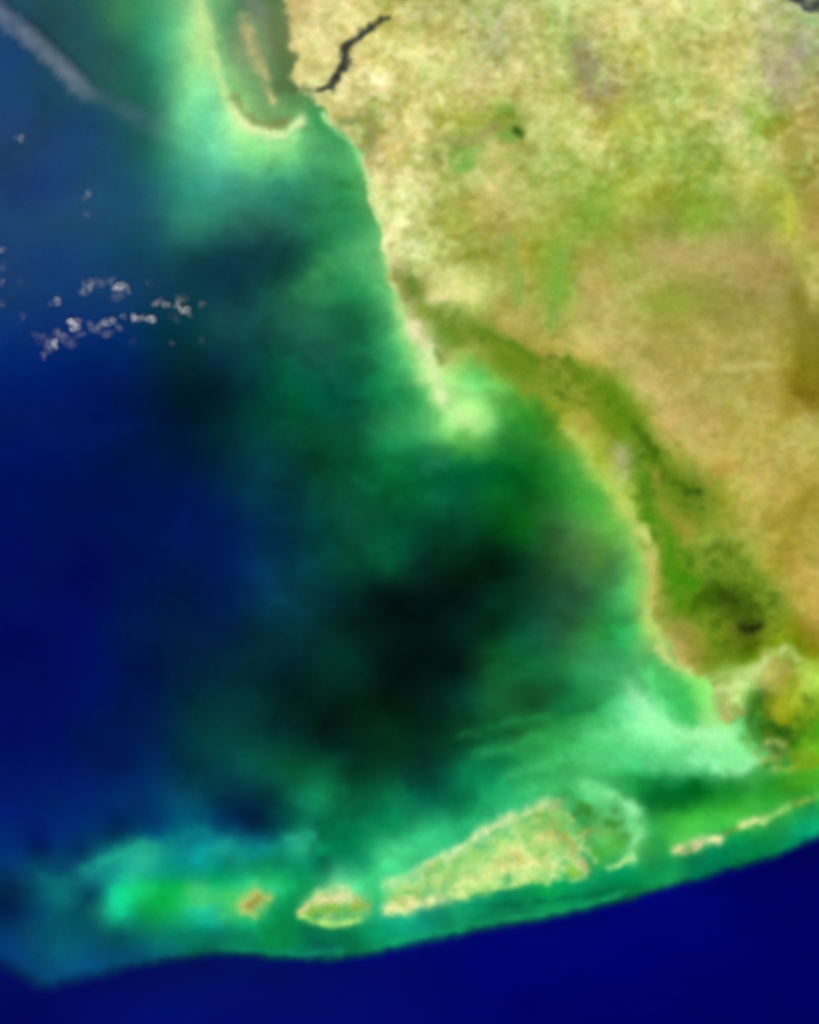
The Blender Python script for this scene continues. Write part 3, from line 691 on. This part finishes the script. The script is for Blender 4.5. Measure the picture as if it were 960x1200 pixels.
island('bay_island', [(932, 838), (948, 826), (985, 826), (985, 852), (944, 856)], 'mid green flat island below bright lime shallows', BAY)

# ---------------------------------------------------------------- clouds
def cloud_material(name, col, size=1900, thin=0.3, thick=1.55):
    m = bpy.data.materials.new(name); m.use_nodes = True
    t = m.node_tree; L = t.links; b = t.nodes['Principled BSDF']
    at = t.nodes.new('ShaderNodeAttribute'); at.attribute_name = 'cover'
    tc = t.nodes.new('ShaderNodeTexCoord')
    n = t.nodes.new('ShaderNodeTexNoise'); n.inputs['Scale'].default_value = 1 / size; n.inputs['Detail'].default_value = 3
    oi = t.nodes.new('ShaderNodeObjectInfo'); ad = t.nodes.new('ShaderNodeVectorMath'); ad.operation = 'ADD'
    L.new(tc.outputs['Object'], ad.inputs[0]); L.new(oi.outputs['Location'], ad.inputs[1])      # every cloud its own billows
    L.new(ad.outputs[0], n.inputs['Vector'])
    mr = t.nodes.new('ShaderNodeMapRange'); mr.inputs['From Min'].default_value = 0.32; mr.inputs['From Max'].default_value = 0.68
    mr.inputs['To Min'].default_value = thin; mr.inputs['To Max'].default_value = thick
    L.new(n.outputs['Fac'], mr.inputs['Value'])
    mu = t.nodes.new('ShaderNodeMath'); mu.operation = 'MULTIPLY'; mu.use_clamp = True
    L.new(at.outputs['Fac'], mu.inputs[0]); L.new(mr.outputs[0], mu.inputs[1])
    L.new(mu.outputs[0], b.inputs['Alpha'])
    b.inputs['Base Color'].default_value = (*col, 1); b.inputs['Roughness'].default_value = 1; b.inputs['Specular IOR Level'].default_value = 0
    return m
M_CLOUD = cloud_material('cumulus_vapour', (0.50, 0.50, 0.52))
M_VEIL = cloud_material('thin_grey_vapour', (0.18, 0.225, 0.29), 6000, 0.6, 1.3)

def cloud_mesh(name, rings, cover, mat, seed, rad):
    """closed lumpy lens over radius rad (metres); cover thins towards the rim"""
    r = random.Random(seed); n = 20; v = []; c = []; f = []
    lob = [(r.uniform(0.05, 0.16), r.randint(2, 3), r.uniform(0, 6.28)) for _ in range(3)]
    def R_(t): return rad * (1 + sum(a_ * math.sin(k * t + p) for a_, k, p in lob))
    for side in (1, -1):
        for i in range(rings + 1):
            q = i / rings
            for k in range(n):
                t = 2 * math.pi * k / n; rr = R_(t) * q
                h = rad * 0.12 * math.sqrt(max(0, 1 - q * q)) * (1 if side > 0 else 0.35)
                h *= 1 + 0.1 * math.sin(2 * t + seed) * q
                v.append((rr * math.cos(t), rr * math.sin(t), side * h)); c.append(0.72 * cover * math.exp(-2.4 * q * q) * (1 - q ** 4))
    for s in (0, 1):
        b0 = s * (rings + 1) * n
        for i in range(rings):
            for k in range(n):
                k2 = (k + 1) % n; q_ = (b0 + i * n + k, b0 + (i + 1) * n + k, b0 + (i + 1) * n + k2, b0 + i * n + k2)
                f.append(q_ if s == 0 else q_[::-1])
    me = bpy.data.meshes.new(name); me.from_pydata(v, [], f); me.update()
    me.polygons.foreach_set('use_smooth', [True] * len(me.polygons))
    me.attributes.new('cover', 'FLOAT', 'POINT').data.foreach_set('value', c)
    me.materials.append(mat)
    return me

CL = [(138, 337, 7, .62), (145, 335, 6, .4), (87, 382, 8, .8), (82, 377, 5, .5), (65, 403, 6.5, .6), (159, 373, 7, .48), (177, 374, 7, .6), (216, 363, 7.5, .55), (195, 357, 6.5, .38), (183, 356, 5.5, .34),
      (124, 379, 8, .4), (133, 376, 6, .3), (107, 383, 7, .28), (69, 391, 8, .28), (68, 353, 6.5, .34), (101, 335, 7, .22), (110, 331, 8, .2), (119, 333, 7, .2), (98, 343, 6.5, .24),
      (139, 347, 9, .22), (145, 371, 5.5, .25), (126, 391, 8, .22), (52, 417, 6, .25), (84, 402, 9, .17), (46, 395, 9, .14), (56, 401, 10, .2), (213, 351, 9, .2), (237, 357, 6, .2),
      (202, 403, 5.5, .12), (156, 400, 6, .1), (237, 400, 6, .1), (92, 376, 6, .25), (75, 396, 7, .22), (60, 408, 7, .25), (115, 386, 6, .25), (130, 330, 7, .2), (106, 338, 6, .3), (150, 340, 6, .22), (168, 372, 5, .3), (188, 352, 6, .2), (208, 358, 6, .3), (222, 366, 6, .25), (140, 384, 6, .2), (95, 392, 7, .18), (3, 293, 6, .25), (3, 330, 6, .18), (4, 314, 7, .12), (3, 356, 6, .14), (28, 371, 6, .12), (102, 251, 7, .12), (24, 162, 7, .28),
      (103, 229, 7, .2), (60, 356, 5, .15), (175, 333, 6, .1), (24, 331, 6, .08), (205, 372, 9, .1)]
for i, (x, y, s, b) in enumerate(CL):
    me = cloud_mesh('cloud', 7, min(0.95, 0.8 * b ** 1.7), M_CLOUD, i + 1, s * 1.15 * PX)
    c = bpy.data.objects.new('cloud', me); c.location = (*world_xy(x, y), 800 + 37 * (i % 12)); S.collection.objects.link(c)
    strength = 'bright white' if b >= .45 else 'half transparent grey' if b >= .2 else 'barely visible'
    if b >= .75: lab = 'brightest white cloud puff of all, over blue water'
    elif x < 30 and y < 200: lab = 'small blue grey puff standing alone near the long cloud ribbon'
    elif y < 270: lab = 'faint puff alone in hazy blue water between ribbon and scattered puffs'
    elif x < 35: lab = strength + ' puff out on the open blue water away from the groups'
    elif x > 225 or (x > 150 and (y > 390 or y < 340)): lab = strength + ' speck of cloud in dark teal water beyond the main row'
    elif x > 150: lab = strength + ' cloud puff in the row reaching toward the green water'
    elif y < 350 and x > 90: lab = strength + ' cloud puff in the loose arc above the main row'
    elif x < 90 and y > 384: lab = strength + ' cloud puff in the clump below the brightest cloud'
    elif x > 100: lab = strength + ' cloud puff between the brightest cloud and the main row'
    else: lab = strength + ' cloud puff close beside the brightest cloud'
    c['label'] = lab; c['category'] = 'cloud'; c['group'] = 'clouds like: ' + lab

# long thin band of cloud crossing the north-west
def cloud_band(line, label, alt):
    v, c, f = [], [], []; n = 13; pts = []
    for k in range(len(line) - 1):
        for q in np.arange(0, 1, 0.2): pts.append([line[k][j] * (1 - q) + line[k + 1][j] * q for j in range(4)])
    pts.append(list(line[-1]))
    for k, p in enumerate(pts):
        a, b = pts[max(0, k - 1)], pts[min(len(pts) - 1, k + 1)]
        L = math.hypot(b[0] - a[0], b[1] - a[1]); nx, ny = -(b[1] - a[1]) / L, (b[0] - a[0]) / L
        wob = 0.3 * math.sin(k * 1.3) + 0.2 * math.sin(k * 2.9 + 1)
        for j in range(2 * n - 2):
            t = 2 * math.pi * j / (2 * n - 2); q = math.cos(t)
            h = 1.3 * p[2] * (1 + 0.25 * wob)
            x, y = world_xy(p[0] + nx * q * h + nx * 2 * wob, p[1] + ny * q * h + ny * 2 * wob)
            v.append((x, y, alt + 150 * math.sin(t))); c.append(0.5 * p[3] * math.exp(-2.6 * q * q) * (1 - q ** 4))
    m = 2 * n - 2
    for k in range(len(pts) - 1):
        for j in range(m):
            f.append((k * m + j, k * m + (j + 1) % m, (k + 1) * m + (j + 1) % m, (k + 1) * m + j))
    f.append(tuple(range(m))[::-1]); f.append(tuple((len(pts) - 1) * m + j for j in range(m)))
    me = bpy.data.meshes.new('cloud_band'); me.from_pydata(v, [], f); me.update()
    me.polygons.foreach_set('use_smooth', [True] * len(me.polygons))
    me.attributes.new('cover', 'FLOAT', 'POINT').data.foreach_set('value', c)
    me.materials.append(M_VEIL)
    ob = bpy.data.objects.new('cloud_band', me); S.collection.objects.link(ob)
    ob['label'] = label; ob['category'] = 'cloud'
cloud_band([(-60, -25, 14, .2), (-10, 8, 14, .34), (12, 26, 14, .42), (34, 44, 14, .46), (55, 62, 13, .46), (76, 82, 13, .42), (92, 100, 14, .36), (104, 110, 13, .26), (116, 114, 12, .1),
            (130, 120, 12, .06), (150, 130, 14, .10), (172, 144, 16, .10), (192, 152, 15, .05), (210, 160, 10, .0)],
           'long grey ribbon of thin cloud slanting across the blue water', 2500)
